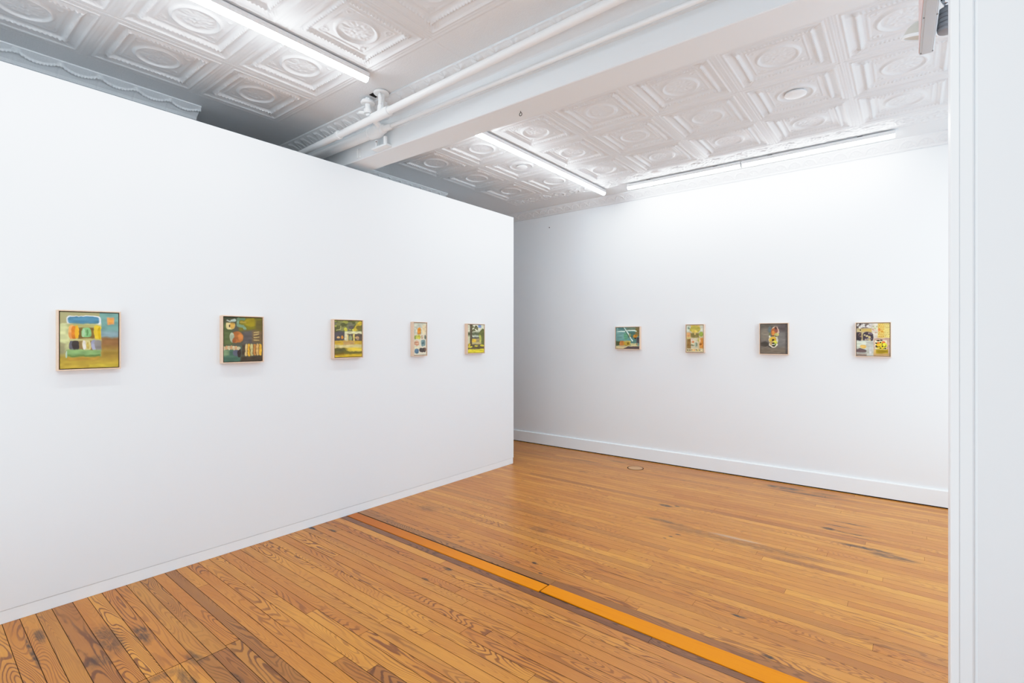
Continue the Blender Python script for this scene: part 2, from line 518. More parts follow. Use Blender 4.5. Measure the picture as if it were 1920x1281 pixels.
# piers behind the partition that carry the left cornices
box_struct('wall_pier_front', (X0, -4.40, Y0, 1.575, 0, CZ), M_WALLB, 'front part of the outer left wall standing proud behind the partition', 'wall')
box_struct('wall_pier_rear', (X0, -4.58, BMY1, 4.40, 0, CZ), M_WALLB, 'rear part of the outer left wall standing proud behind the partition', 'wall')
# freestanding partition
box_struct('wall_left', (PX - .16, PX, -3.2, PY, .069, PT), M_WALL, 'tall white freestanding partition wall with five small framed paintings', 'wall', .0015)
box_struct('baseboard_left', [(PX - .15, PX - .003, -3.19, PY - .006, 0.0, .066)], M_TRIM, 'low white base strip under the freestanding partition', 'baseboard', .001)
box_struct('trim_4', [(PX - .15, PX - .006, -3.18, PY - .01, .065, .0715)], paint('shadow_gap_grey', (225, 226, 228), .7), 'thin shadow gap above the partition base strip', 'shadow gap')
# end wall at the right edge, with its corner casing
box_struct('wall_right', (.1325, X1, 1.708, 1.80, 0, CZ), M_WALL, 'plain white end wall at the right edge of the view')
bm = bmesh.new()
prism(bm, [(.0812, 1.80), (.0812, 1.7045), (.0835, 1.7010), (.0975, 1.7005), (.0990, 1.7025), (.1005, 1.7030), (.1230, 1.7035), (.1262, 1.7055), (.1275, 1.7100), (.1330, 1.7100), (.1330, 1.80)], 'z', 0, CZ)
tag(obj('trim_5', bm, M_TRIM), 'narrow white moulded corner casing at the end of the right wall', 'casing', kind='structure')

# back baseboard
bm = bmesh.new()
prism(bm, [(BY, .010), (BY - .020, .010), (BY - .020, .149), (BY - .017, .154), (BY, .156)], 'x', X0, X1)
tag(obj('baseboard_back', bm, M_TRIM), 'white baseboard along the foot of the back wall', 'baseboard', kind='structure')
bm = bmesh.new()
bx(bm, X0, X1, BY - .017, BY, -.004, .012)
tag(obj('trim_6', bm, M_DARK), 'dark gap between the floor and the back baseboard', 'floor gap', kind='structure')

# beam with its fascia
bm = bmesh.new()
bx(bm, X0, X1, BMY0, BMY1, BMZ, CZ, .004)
tag(obj('ceiling_beam', bm, M_BEAM), 'deep white boxed beam crossing the ceiling between front and rear room', 'beam', kind='structure')

# ---------------------------------------------------------------- cornices (relief sweeps)
def cornice(name, p0, p1, out, proj, drop, pattern, label, step=.005, nv=44, ends=True):
    """p0->p1: foot line on the wall at the ceiling; out: unit vector away from the wall"""
    p0, p1, out = Vector(p0), Vector(p1), Vector(out)
    L = (p1 - p0).length
    nu = int(L / step) + 1
    u = np.linspace(0, L, nu); v = np.linspace(0, 1, nv)
    U, V = np.meshgrid(u, v)
    # profile: from the ceiling edge (v=0) through a shallow cove to the foot (v=1)
    o = np.interp(V, [0, .07, .12, .2, .5, .82, .88, .95, 1], [1.0, 1.0, .93, .86, .50, .20, .17, .10, 0.04]) * proj
    z = np.interp(V, [0, .07, .12, .2, .5, .82, .88, .95, 1], [0, .10, .14, .2, .46, .74, .82, .92, 1.0]) * drop
    h = pattern(U, V)
    nrm = math.hypot(proj, drop)
    o = o + h * drop / nrm; z = z + h * proj / nrm
    d = (p1 - p0).normalized()
    X = p0.x + d.x * U + out.x * o; Y = p0.y + d.y * U + out.y * o; Z = CZ - z
    P = np.stack([X, Y, Z], -1)
    # close the back with a flat return so the ends read as solid
    back = np.stack([p0.x + d.x * U + out.x * .0, p0.y + d.y * U + out.y * .0, Z], -1)
    parts = [grid_arrays(P)]
    for side in (0, -1):
        parts.append(grid_arrays(np.stack([P[:, side], back[:, side]], 1)))
    return tag(mesh_np(name, parts, M_CEIL), label, 'cornice', kind='structure')

def pat_shell(per):
    def f(U, V):
        c = (U / per - np.round(U / per)) * per
        r = np.hypot(c, (V - .86) * .10); th = np.arctan2((.86 - V) * .10, c)
        band = np.clip((V - .16) / .05, 0, 1) * np.clip((.86 - V) / .05, 0, 1)
        e = per * .46
        return band * (.007 * smooth_bump(r - e, .010) + .0045 * np.clip(1 - r / e, 0, 1) * (1 + np.cos(9 * th)) + .002 * (vnoise(U * 60, V * 9, 4) - .5)) + .004 * smooth_bump(V - .93, .05)
    return f
def pat_swag(per):
    def f(U, V):
        t = U / per - np.floor(U / per)
        sag = .26 + .26 * (1 - (2 * t - 1) ** 2)
        g = smooth_bump(V - sag, .10)
        return .016 * g * (.7 + .3 * np.sin(U * 2 * PI / .017 + 9 * V)) + .010 * smooth_bump(np.hypot((t - np.round(t)) * per, (V - .24) * .1), .022) \
            + .003 * smooth_bump((t - np.round(t)) * per, .007) * (V > .3) + .004 * smooth_bump(V - .95, .04)
    return f
def pat_cross(per):
    def f(U, V):
        c = (U / per - np.round(U / per)) * per; w = (V - .27) * .17
        r = np.hypot(c, w); th = np.arctan2(w, c)
        return .016 * np.clip(1 - r / .046, 0, 1) ** .6 * (.35 + .65 * np.abs(np.cos(2 * th + PI / 4)) ** 2) + .003 * smooth_bump(V - .05, .04)
    return f
def pat_leaf(per):
    def f(U, V):
        c = (U / per - np.round(U / per)) * per
        band = np.clip((V - .14) / .05, 0, 1) * np.clip((.9 - V) / .05, 0, 1)
        return band * (.006 * (.5 + .5 * np.sin((c * 110) + 9 * np.abs(V - .5))) * np.clip(1 - np.abs(c) / (per * .5), 0, 1) + .006 * smooth_bump(np.hypot(c, (V - .5) * .1) - .03, .012))
    return f

cornice('trim_7', (X1, BY, 0), (X0, BY, 0), (0, -1, 0), .10, .095, pat_shell(.128), 'white relief cornice along the top of the back wall')
cornice('trim_8', (-4.40, 1.575, 0), (-4.40, -.6, 0), (1, 0, 0), .115, .082, pat_swag(.205), 'white garland cornice above the partition at the upper left')
cornice('trim_9', (-4.58, 4.40, 0), (-4.58, BMY1, 0), (1, 0, 0), .11, .085, pat_shell(.15), 'white panelled cornice above the partition beyond the beam')
def pat_beam(U, V):
    # floral crosses on the right, small leaves on the left end
    return np.where(U < 2.45, pat_leaf(.105)(U, V), pat_cross(.15)(U, V))
cornice('trim_10', (X0, BMY0, 0), (X1, BMY0, 0), (0, -1, 0), .178, .10, pat_beam, 'white flower relief cornice along the near side of the beam')
bm = bmesh.new()
prism(bm, [(BMY0, 3.19), (BMY0 - .030, 3.19), (BMY0 - .030, 3.150), (BMY0 - .024, 3.140), (BMY0 - .014, 3.128), (BMY0 - .012, 3.112), (BMY0, 3.108)], 'x', X0, X1)
tag(obj('trim_11', bm, M_BEAM), 'white fascia moulding along the near face of the beam', 'moulding', kind='structure')

# ---------------------------------------------------------------- pipes along the beam
def pipe_a_z(x): return 3.107 + .0304 * (x + 2.985)
root = empty('heating_pipe', (-3.02, 2.29, 3.107))
tag(root, 'upper white painted pipe along the beam cornice, rising to the ceiling', 'pipe')
def child(name, bm, m, r, **k):
    o = obj(name, bm, m, r, **k)
    o.matrix_parent_inverse = Matrix.Translation(Vector(r.location)).inverted()
    return o
bm = bmesh.new()
tube(bm, (-4.38, 2.29, pipe_a_z(-4.38)), (X1, 2.29, pipe_a_z(X1)), .0255, n=24)
child('pipe_run', bm, M_PIPE, root, smooth=True, angle=.8)
bm = bmesh.new()
for xx in (-3.55,): 
    tube(bm, (xx - .014, 2.29, pipe_a_z(xx)), (xx + .014, 2.29, pipe_a_z(xx)), .0325, n=24)
child('coupling', bm, M_PIPE, root, smooth=True, angle=.8)
bm = bmesh.new()
tube(bm, (-3.01, 2.29, 3.13), (-3.01, 2.29, CZ + .0), .022, n=20)
child('riser', bm, M_PIPE, root, smooth=True, angle=.8)
bm = bmesh.new()
lathe(bm, [(.022, 0), (.05, .002), (.056, .008), (.056, .014), (.05, .020), (.024, .022)], 28, Matrix.Translation((-3.01, 2.29, CZ - .022)))
child('ceiling_flange', bm, M_PIPE, root, smooth=True, angle=.6)
bm = bmesh.new()
tube(bm, (-3.10, 2.29, pipe_a_z(-3.1)), (-2.92, 2.29, pipe_a_z(-2.92)), .034, n=24)
tube(bm, (-3.01, 2.29, 3.105), (-3.01, 2.29, 3.165), .034, .027, n=24)
child('tee_fitting', bm, M_PIPE, root, smooth=True, angle=.8)
bm = bmesh.new()
tube(bm, (-2.99, 2.262, CZ - .024), (-2.965, 2.258, CZ - .075), .006, n=10)
tube(bm, (-2.965, 2.258, CZ - .075), (-2.975, 2.262, 3.16), .006, n=10)
child('side_conduit', bm, M_PIPE, root, smooth=True)

root = empty('heating_pipe', (-3.2, 2.45, 3.10))
tag(root, 'lower white painted pipe against the beam face, thick left and thin right', 'pipe')
bm = bmesh.new()
tube(bm, (-4.57, 2.45, 3.094), (-3.28, 2.45, 3.097), .036, n=24)
child('thick_pipe', bm, M_PIPE, root, smooth=True, angle=.8)
bm = bmesh.new()
tube(bm, (-3.2, 2.455, 3.102), (X1, 2.455, 3.102), .0145, n=16)
child('thin_pipe', bm, M_PIPE, root, smooth=True, angle=.8)
bm = bmesh.new()
Mf = Matrix.Translation((-3.36, 2.45, 3.098)) @ Matrix.Rotation(PI / 2, 4, 'Y')
lathe(bm, [(0, 0), (.046, 0), (.048, .012), (.044, .016), (.046, .05), (.052, .08), (.050, .11), (.040, .14), (.034, .146), (.034, .175), (.024, .185), (.022, .25), (.016, .262), (0, .262)], 28, Mf)
child('reducer_fitting', bm, M_PIPE, root, smooth=True, angle=.7)
bm = bmesh.new()
tube(bm, (-3.17, 2.29, 3.235), (-3.17, 2.29, 3.155), .021, n=20)
tube(bm, (-3.17, 2.29, 3.160), (-3.22, 2.45, 3.11), .021, n=20)
tube(bm, (-3.17, 2.29, CZ), (-3.17, 2.29, 3.235), .019, n=20)
child('riser', bm, M_PIPE, root, smooth=True, angle=.8)
bm = bmesh.new()
lathe(bm, [(.021, 0), (.045, .002), (.052, .008), (.052, .016), (.046, .020), (.046, .026), (.022, .03)], 28, Matrix.Translation((-3.17, 2.29, 3.222)))
child('ceiling_flange', bm, M_PIPE, root, smooth=True, angle=.6)
bm = bmesh.new()
tube(bm, (-3.17, 2.29, 3.185), (-3.17, 2.29, 3.155), .030, n=20)
tube(bm, (-3.185, 2.275, 3.16), (-3.235, 2.262, 3.172), .011, n=12)
child('elbow_fitting', bm, M_PIPE, root, smooth=True, angle=.7)

root = empty('pipe_bracket', (-3.25, 2.49, 3.0))
tag(root, 'small white U-shaped pipe bracket on the beam face below the pipe fitting', 'bracket')
bm = bmesh.new()
tube(bm, (-3.205, 2.475, 3.050), (-3.205, 2.475, 2.990), .015, n=14)
child('strap', bm, M_PIPE, root, smooth=True, angle=.8)
bm = bmesh.new()
tube(bm, (-3.31, 2.475, 3.048), (-3.33, 2.485, 2.985), .012, n=14)
child('strap', bm, M_PIPE, root, smooth=True, angle=.8)
bm = bmesh.new()
bx(bm, -3.36, -3.18, 2.462, 2.5205, 2.978, 2.992)
child('base_plate', bm, M_PIPE, root)
bm = bmesh.new()
lathe(bm, [(0, 0), (.0055, 0), (.0045, .003), (0, .004)], 10, Matrix.Translation((-3.30, 2.462, 3.03)) @ Matrix.Rotation(PI / 2, 4, 'X'))
child('screw', bm, M_SCREW, root)
bm = bmesh.new()
bx(bm, -3.625, -3.600, 2.505, 2.5205, 2.985, 3.06, .003)
bx(bm, -3.595, -3.585, 2.512, 2.5205, 2.985, 3.06, .002)
tag(obj('wall_clip', bm, M_PIPE), 'small white upright clip on the beam face left of the pipe bracket', 'clip')

# black hole in the tin sheet where the risers come through
bm = bmesh.new()
bx(bm, -3.115, -3.055, 2.262, 2.318, CZ - .0035, CZ + .001)
tag(obj('trim_12', bm, M_DARK), 'black ragged hole in the tin ceiling between the two pipe flanges', 'hole', kind='structure')

# ---------------------------------------------------------------- strip lights
def strip_light():
    """length 1.22 along local x, hangs from z=0 down"""
    r = empty('strip_light', (0, 0, 0))
    L = 1.222
    bm = bmesh.new()
    prism(bm, [(-.031, 0), (.031, 0), (.031, -.012), (.027, -.030), (-.027, -.030), (-.031, -.012)], 'x', 0, L)
    obj('housing', bm, M_HOUSE, r)
    bm = bmesh.new()
    pts = [(.026 * math.cos(a), -.030 - .026 * math.sin(a)) for a in [PI * k / 10 for k in range(11)]]
    prism(bm, pts, 'x', .0015, L - .0015)
    obj('diffuser', bm, M_LED, r, smooth=True, angle=.6)
    for xa in (0, L - .0015):
        bm = bmesh.new()
        pts = [(.0262 * math.cos(a), -.030 - .0262 * math.sin(a)) for a in [PI * k / 10 for k in range(11)]]
        prism(bm, pts, 'x', xa, xa + .0015)
        obj('end_cap', bm, M_HOUSE, r)
    for xa in (.25, L - .25):
        bm = bmesh.new()
        bx(bm, xa - .02, xa + .02, -.012, .012, 0, .016)
        obj('ceiling_clip', bm, M_BLACK, r)
    return r
def copy_tree(o, parent=None):
    c = o.copy(); COL.objects.link(c); c.parent = parent
    for ch in list(o.children): copy_tree(ch, c)
    return c
proto = strip_light()
LIGHTS = [  # x, y, rot, label, group
    (-2.865, 2.06, -PI / 2, 'lit strip light of the front ceiling ending beside the pipe flanges', None),
    (-2.865, 2.06 - 1.222, -PI / 2, 'lit strip light of the front ceiling cut off by the top edge', None),
    (-2.865, 2.06 - 2.444, -PI / 2, 'lit strip light of the front ceiling outside the photo', None),
    (-2.885, 5.44, -PI / 2, 'lit strip light of the rear ceiling pointing at the back cornice', None),
    (-2.885, 5.44 - 1.222, -PI / 2, 'lit strip light of the rear ceiling starting behind the beam', None),
    (-2.56, 5.42, 0, 'lit strip light along the back wall above the teal painting', None),
    (-2.56 + 1.240, 5.42, 0, 'lit strip light along the back wall above the grey posy painting', None),
]
for i, (x, y, rz, lab, grp) in enumerate(LIGHTS):
    o = proto if i == 0 else copy_tree(proto)
    o.location = (x, y, CZ - .014); o.rotation_euler = (0, 0, rz)
    tag(o, lab, 'strip light', 'ceiling strip lights')

# ---------------------------------------------------------------- small ceiling, beam and floor fittings
def cap(x, y, r, label, h=.016):
    bm = bmesh.new()
    lathe(bm, [(0, -h), (r * .5, -h * .93), (r * .85, -h * .62), (r, -h * .2), (r, .006), (0, .006)], 36)
    o = obj('smoke_detector_cover', bm, M_HOUSE, smooth=True, angle=.9)
    o.location = (x, y, CZ + .002)
    return tag(o, label, 'ceiling cap', 'round ceiling cover caps')
cap(-.66, 4.20, .072, 'smooth white round cap in a rear ceiling medallion, far from the strip lights', .012)
cap(-3.195, 4.22, .058, 'smooth white round cap in a tin medallion left of the rear strip light', .008)
cap(-2.14, 5.23, .060, 'small white round cap beside the left end of the back wall strip light', .02)

root = empty('ceiling_hook', (-2.0, 2.63, BMZ))
tag(root, 'small metal screw eye hanging under the beam', 'hook')
bm = bmesh.new()
tube(bm, (0, 0, .002), (0, 0, -.012), .0025, n=10)
obj('shank', bm, M_HOOK, root)
bm = bmesh.new()
R, rr = .010, .0024
for a in range(20):
    t0, t1 = 2 * PI * a / 20, 2 * PI * (a + 1) / 20
    tube(bm, (R * math.cos(t0), 0, -.021 + R * math.sin(t0)), (R * math.cos(t1), 0, -.021 + R * math.sin(t1)), rr, n=8, caps=False)
obj('ring', bm, M_HOOK, root)

root = empty('floor_cap', (-2.46, 5.40, 0))
tag(root, 'round pale wooden cover set into the floor in front of the back baseboard', 'floor cap')
bm = bmesh.new()
lathe(bm, [(0, .0035), (.078, .0035), (.082, .002), (.082, -.001), (0, -.001)], 40)
obj('cover_disc', bm, M_PLUG, root)
bm = bmesh.new()
lathe(bm, [(.080, .001), (.080, .0022), (.092, .0022), (.092, .001)], 40)
obj('dark_rim', bm, M_GAP, root)

root = empty('nail', (-3.904, BY, 3.011))
tag(root, 'small nail in the shaded upper left corner of the back wall', 'nail')
bm = bmesh.new()
tube(bm, (0, .01, 0), (0, -.012, 0), .003, n=8)
obj('shaft', bm, M_HOOK, root)
bm = bmesh.new()
tube(bm, (0, -.012, 0), (0, -.015, 0), .007, n=12)
obj('head', bm, M_HOOK, root)

# ---------------------------------------------------------------- emergency light beside the right wall end
root = empty('emergency_light', (.047, 1.98, 2.43), math.radians(1.0))
tag(root, 'white box-shaped emergency light with lamp heads fixed beside the right wall end', 'emergency light')
def ebox(name, d, m, bev=0.0, par=root):
    bm = bmesh.new(); bx(bm, *d, bevel=bev)
    return obj(name, bm, m, par)
ebox('housing', (-.019, .019, -.22, .20, 0, .19), M_SIGN, .003)
ebox('sign_face', (-.0205, -.0185, -.215, .195, .006, .184), M_SIGNP)
p = ebox('cover_plate', (-.013, .013, -.21, .195, -.0015, .002), M_SIGN, .0008)
for sx in (-.0155, .0155):
    for sy in (-.05, .185):
        bm = bmesh.new()
        lathe(bm, [(0, -.0022), (.0020, -.0018), (.0022, 0.001), (0, .001)], 10, Matrix.Translation((sx, sy, 0)))
        obj('screw', bm, M_SCREW, root)
# cream round lamp head beyond the far end
bm = bmesh.new()
Ml = Matrix.Translation((-.014, .27, .100)) @ Matrix.Rotation(math.radians(12), 4, 'Y') @ Matrix.Rotation(math.radians(180 + 14), 4, 'X')
lathe(bm, [(0, -.045), (.024, -.042), (.040, -.026), (.049, 0), (.050, .004), (.046, .004), (.030, -.004), (0, -.008)], 32, Ml)
obj('lamp_head', bm, M_CREAM, root, smooth=True, angle=.9)
bm = bmesh.new()
lathe(bm, [(.046, .0035), (.0465, .008), (.051, .008), (.0525, .003), (.050, -.002)], 32, Ml)
obj('lamp_rim', bm, M_HOUSE, root, smooth=True, angle=.9)
bm = bmesh.new()
tube(bm, (.0, .19, .12), (-.0, .265, .11), .010, n=14)
obj('lamp_stem', bm, M_CREAM, root, smooth=True, angle=.9)
# grey ribbed head on the wall side
bm = bmesh.new()
Mr = Matrix.Translation((.046, .085, .072)) @ Matrix.Rotation(PI, 4, 'X')
prof = [(0, 0), (.022, 0), (.025, .004)]
for kx in range(4):
    z = .008 + kx * .013
    prof += [(.0265, z), (.0265, z + .009), (.0235, z + .010), (.0235, z + .0125)]
prof += [(.0255, .062), (.0235, .069), (.018, .072), (0, .073)]
lathe(bm, prof, 30, Mr)
gh = obj('flood_head', bm, M_GREY, root, smooth=True, angle=.5)
bm = bmesh.new()
lathe(bm, [(0, -.011), (.007, -.009), (.011, 0), (.007, .009), (0, .011)], 18, Matrix.Translation((.040, .06, .088)))
tube(bm, (.040, .06, .088), (.044, .078, .070), .006, n=12)
obj('knuckle', bm, M_CHROME, root, smooth=True)
bm = bmesh.new()
bx(bm, .048, .066, .03, .085, .088, .118, .003)
bx(bm, .050, .064, -.179, .04, .094, .112, .002)
bx(bm, .017, .050, .045, .075, .096, .110, .002)
obj('mounting_arm', bm, M_BLACK, root)

# ---------------------------------------------------------------- paintings
class Art:
    def __init__(self, n, m, base, box, seed):
        self.n, self.m = n, m                      # rows, cols
        v, u = np.meshgrid((np.arange(n) + .5) / n, (np.arange(m) + .5) / m, indexing='ij')
        self.seed = seed
        w = .012
        self.u = u + (vnoise(u * 9, v * 9, seed) - .5) * 2 * w + (vnoise(u * 26, v * 26, seed + 5) - .5) * w
        self.v = v + (vnoise(u * 9, v * 9, seed + 1) - .5) * 2 * w + (vnoise(u * 26, v * 26, seed + 6) - .5) * w
        self.ru, self.rv = u, v
        self.c = np.zeros((n, m, 3)) + np.array(base, float)
        self.box = box                             # source frame: x0, y0, x1, y1
        self.k = 0
    def _x(self, x): return (x - self.box[0]) / (self.box[2] - self.box[0])
    def _y(self, y): return (y - self.box[1]) / (self.box[3] - self.box[1])
    def put(self, mask, col, op=1.0, brush=.10, along=(8, 22)):
        self.k += 1
        b = (vnoise(self.ru * along[0] + self.k * 7.3, self.rv * along[1] + self.k * 3.1, self.seed + self.k) - .5) * 2
        c = np.array(col, float)[None, None, :] * (1 + brush * b[..., None])
        a = np.clip(mask * op, 0, 1)[..., None]
        self.c = self.c * (1 - a) + c * a
    def rect(self, x0, y0, x1, y1, col, soft=.012, **k):
        x0, x1, y0, y1 = self._x(x0), self._x(x1), self._y(y0), self._y(y1)
        d = np.minimum(np.minimum(self.u - x0, x1 - self.u), np.minimum(self.v - y0, y1 - self.v))
        self.put(np.clip(d / soft + .5, 0, 1), col, **k); return self
    def ell(self, cx, cy, rx, ry, col, soft=.15, power=2.0, **k):
        rx = rx / (self.box[2] - self.box[0]); ry = ry / (self.box[3] - self.box[1])
        d = (np.abs((self.u - self._x(cx)) / rx) ** power + np.abs((self.v - self._y(cy)) / ry) ** power) ** (1 / power)
        self.put(np.clip((1 - d) / soft + .5, 0, 1), col, **k); return self
    def line(self, pts, w, col, soft=.5, **k):
        W = w / (self.box[2] - self.box[0])
        asp = (self.box[3] - self.box[1]) / (self.box[2] - self.box[0])
        best = None
        for (ax, ay), (bx_, by_) in zip(pts, pts[1:]):
            ax, bx_ = self._x(ax), self._x(bx_); ay, by_ = self._y(ay) * asp, self._y(by_) * asp
            dx, dy = bx_ - ax, by_ - ay
            t = np.clip(((self.u - ax) * dx + (self.v * asp - ay) * dy) / max(dx * dx + dy * dy, 1e-9), 0, 1)
            d = np.hypot(self.u - ax - t * dx, self.v * asp - ay - t * dy)
            best = d if best is None else np.minimum(best, d)
        self.put(np.clip((W - best) / (W * soft) + .5, 0, 1), col, **k); return self
    def poly(self, pts, col, soft=.012, **k):
        P = [(self._x(x), self._y(y)) for x, y in pts]
        inside = np.zeros_like(self.u, bool); dist = np.full_like(self.u, 9.)
        for (ax, ay), (cx, cy) in zip(P, P[1:] + P[:1]):
            cond = ((ay > self.v) != (cy > self.v))
            xi = (cx - ax) * (self.v - ay) / (cy - ay + 1e-12) + ax
            inside ^= cond & (self.u < xi)
            dx, dy = cx - ax, cy - ay
            t = np.clip(((self.u - ax) * dx + (self.v - ay) * dy) / (dx * dx + dy * dy + 1e-12), 0, 1)
            dist = np.minimum(dist, np.hypot(self.u - ax - t * dx, self.v - ay - t * dy))
        sd = np.where(inside, dist, -dist)
        self.put(np.clip(sd / soft + .5, 0, 1), col, **k); return self
    def dabs(self, x0, y0, x1, y1, cols, n, r, seed, elong=1.6, **k):
        rg = random.Random(seed)
        for _ in range(n):
            q = rg.uniform(.6, 1.3)
            self.ell(rg.uniform(x0, x1), rg.uniform(y0, y1), r * q * rg.uniform(1, elong), r * q, rg.choice(cols), .5, **k)
        return self

def art_van():
    a = Art(132, 112, (172, 166, 120), (195, 145, 1218, 1100), 10)
    a.rect(880, 100, 1300, 620, (118, 160, 150)).rect(880, 460, 1300, 590, (134, 158, 162), soft=.08)
    a.rect(100, 540, 340, 1000, (158, 152, 112), soft=.06)
    a.rect(100, 880, 1300, 1200, (178, 152, 62), soft=.10).rect(870, 575, 1300, 800, (146, 104, 62), soft=.05).rect(860, 760, 1300, 980, (166, 134, 56), soft=.15)
    a.rect(195, 960, 1300, 1120, (190, 160, 60), soft=.1).rect(700, 1050, 1300, 1085, (212, 186, 62), soft=.05)
    a.ell(300, 510, 150, 170, (206, 208, 150), power=3).rect(290, 350, 890, 800, (196, 196, 140), soft=.05)
    a.ell(600, 290, 300, 85, (238, 240, 242), power=5, soft=.08).rect(820, 230, 890, 400, (240, 240, 244))
    a.ell(595, 285, 275, 68, (84, 134, 158), power=4, soft=.1)
    a.rect(320, 345, 890, 400, (184, 178, 110), soft=.04)
    a.rect(500, 410, 780, 600, (128, 98, 46), soft=.03)
    a.ell(390, 485, 55, 115, (240, 160, 92), power=3).ell(440, 490, 55, 105, (216, 124, 40), power=3).ell(482, 480, 32, 110, (246, 176, 44), power=3)
    a.ell(640, 495, 88, 85, (132, 184, 122), power=2.6).ell(590, 500, 26, 70, (172, 206, 160)).ell(650, 500, 16, 60, (104, 150, 92))
    a.ell(840, 495, 64, 130, (236, 196, 52), power=3.4).ell(870, 500, 28, 110, (222, 178, 26))
    a.rect(500, 630, 900, 800, (136, 112, 70), soft=.03).rect(350, 605, 900, 632, (190, 180, 120), soft=.03)
    a.ell(395, 715, 45, 85, (96, 92, 98), power=3).ell(455, 715, 58, 88, (66, 58, 54), power=3)
    a.ell(645, 705, 78, 85, (214, 198, 132), power=3).ell(605, 705, 30, 78, (232, 222, 208), power=3).ell(672, 710, 20, 60, (198, 172, 90))
    a.ell(770, 705, 42, 85, (162, 162, 182), power=3).ell(840, 705, 56, 85, (140, 134, 128), power=3)
    a.rect(310, 785, 890, 900, (138, 172, 108), soft=.03).rect(330, 870, 880, 905, (104, 132, 68), soft=.03)
    a.rect(340, 915, 840, 960, (186, 142, 56), soft=.05).ell(310, 870, 14, 60, (176, 196, 168))
    a.rect(1010, 215, 1135, 350, (240, 166, 104), soft=.02).ell(1070, 285, 40, 48, (246, 160, 72))
    return a
def art_still_life():
    a = Art(132, 112, (92, 88, 72), (228, 150, 1085, 1150), 30)
    a.rect(200, 150, 420, 800, (92, 104, 62), soft=.1).rect(200, 100, 520, 300, (70, 76, 54), soft=.1).rect(560, 150, 1100, 460, (124, 116, 30), soft=.08)
    a.ell(830, 260, 150, 100, (160, 142, 26)).rect(930, 190, 1090, 440, (104, 92, 44), soft=.08)
    a.line([(540, 180), (530, 330), (640, 350), (700, 410)], 30, (126, 154, 122)).line([(530, 190), (680, 185)], 26, (104, 134, 102)).line([(600, 260), (700, 255)], 22, (170, 146, 54))
    a.ell(375, 330, 100, 95, (224, 204, 142), power=2.6).ell(420, 330, 52, 85, (204, 158, 74)).rect(260, 200, 490, 275, (88, 86, 62), soft=.03)
    a.line([(300, 215), (370, 250)], 14, (170, 176, 160)).line([(400, 230), (470, 215)], 26, (180, 196, 182)).ell(360, 350, 16, 30, (80, 60, 40))
    a.rect(640, 450, 900, 760, (96, 88, 84), soft=.08)
    a.ell(505, 605, 145, 130, (176, 106, 52), power=2.3).ell(405, 600, 48, 115, (172, 180, 152)).ell(590, 600, 55, 90, (206, 128, 64), soft=.6).ell(450, 670, 40, 50, (150, 86, 46), soft=.6)
    a.rect(860, 450, 1090, 720, (122, 98, 66), soft=.06)
    for i, (y0, y1) in enumerate([(500, 480), (560, 530), (620, 600), (670, 680)]):
        a.line([(900, y0), (1010, y1)], 11, (196, 172, 112))
    a.rect(200, 800, 600, 1160, (78, 110, 90), soft=.06).rect(200, 880, 340, 1010, (124, 148, 110), soft=.05).ell(500, 950, 90, 80, (96, 98, 112)).ell(565, 960, 40, 100, (62, 48, 44))
    for i in range(7): a.ell(240 + i * 52, 845 - (i % 2) * 10, 34, 42, (196, 152, 108) if i % 2 else (204, 190, 150))
    a.rect(600, 1040, 1100, 1160, (70, 58, 44), soft=.06).rect(620, 780, 700, 1000, (80, 66, 52), soft=.05)
    for i, c in enumerate([(204, 176, 120), (224, 168, 52), (198, 188, 128), (188, 130, 66), (214, 172, 104), (232, 176, 58)]):
        a.ell(718 + i * 64, 895, 33, 140, c, power=4)
    for i in range(5): a.line([(752 + i * 64, 780), (740 + i * 64, 1000)], 6, (104, 68, 34))
    return a
def art_porch():
    a = Art(132, 112, (120, 116, 76), (245, 135, 995, 1160), 50)
    a.rect(200, 400, 520, 710, (88, 82, 84), soft=.06).rect(200, 100, 1000, 420, (112, 112, 62), soft=.08)
    a.dabs(250, 140, 900, 400, [(140, 140, 80), (92, 94, 52), (170, 168, 78), (120, 118, 90)], 60, 42, 4).ell(540, 380, 50, 50, (206, 200, 70)).ell(770, 400, 60, 40, (208, 206, 92)).ell(690, 330, 70, 55, (96, 88, 82))
    a.line([(300, 410), (400, 380), (410, 290)], 12, (176, 168, 104)).line([(800, 380), (950, 180)], 50, (208, 180, 56)).ell(905, 330, 70, 60, (120, 108, 48))
    a.rect(500, 430, 1000, 510, (226, 222, 172), soft=.03).rect(510, 500, 1000, 710, (98, 84, 74), soft=.03)
    a.rect(510, 480, 580, 710, (224, 216, 176), soft=.02).rect(575, 520, 612, 710, (222, 200, 128), soft=.02).rect(740, 500, 790, 710, (226, 206, 112), soft=.02)
    a.ell(665, 620, 45, 90, (140, 150, 110)).ell(860, 610, 60, 40, (198, 160, 108)).ell(870, 650, 40, 36, (176, 146, 112)).ell(340, 610, 40, 32, (222, 180, 120)).ell(445, 600, 38, 55, (226, 148, 58))
    a.rect(200, 700, 1000, 830, (206, 168, 56), soft=.03).rect(480, 710, 780, 830, (196, 156, 96), soft=.06)
    a.rect(200, 810, 1000, 940, (216, 200, 140), soft=.04).rect(200, 900, 1000, 1010, (226, 196, 68), soft=.04)
    a.poly([(200, 890), (430, 930), (660, 1010), (1000, 1030), (1000, 1090), (200, 1090)], (112, 104, 44)).ell(400, 950, 160, 50, (96, 92, 52), soft=.7)
    a.rect(200, 1080, 1000, 1200, (212, 176, 44), soft=.04).rect(200, 1060, 500, 1085, (140, 100, 20), soft=.05)
    return a
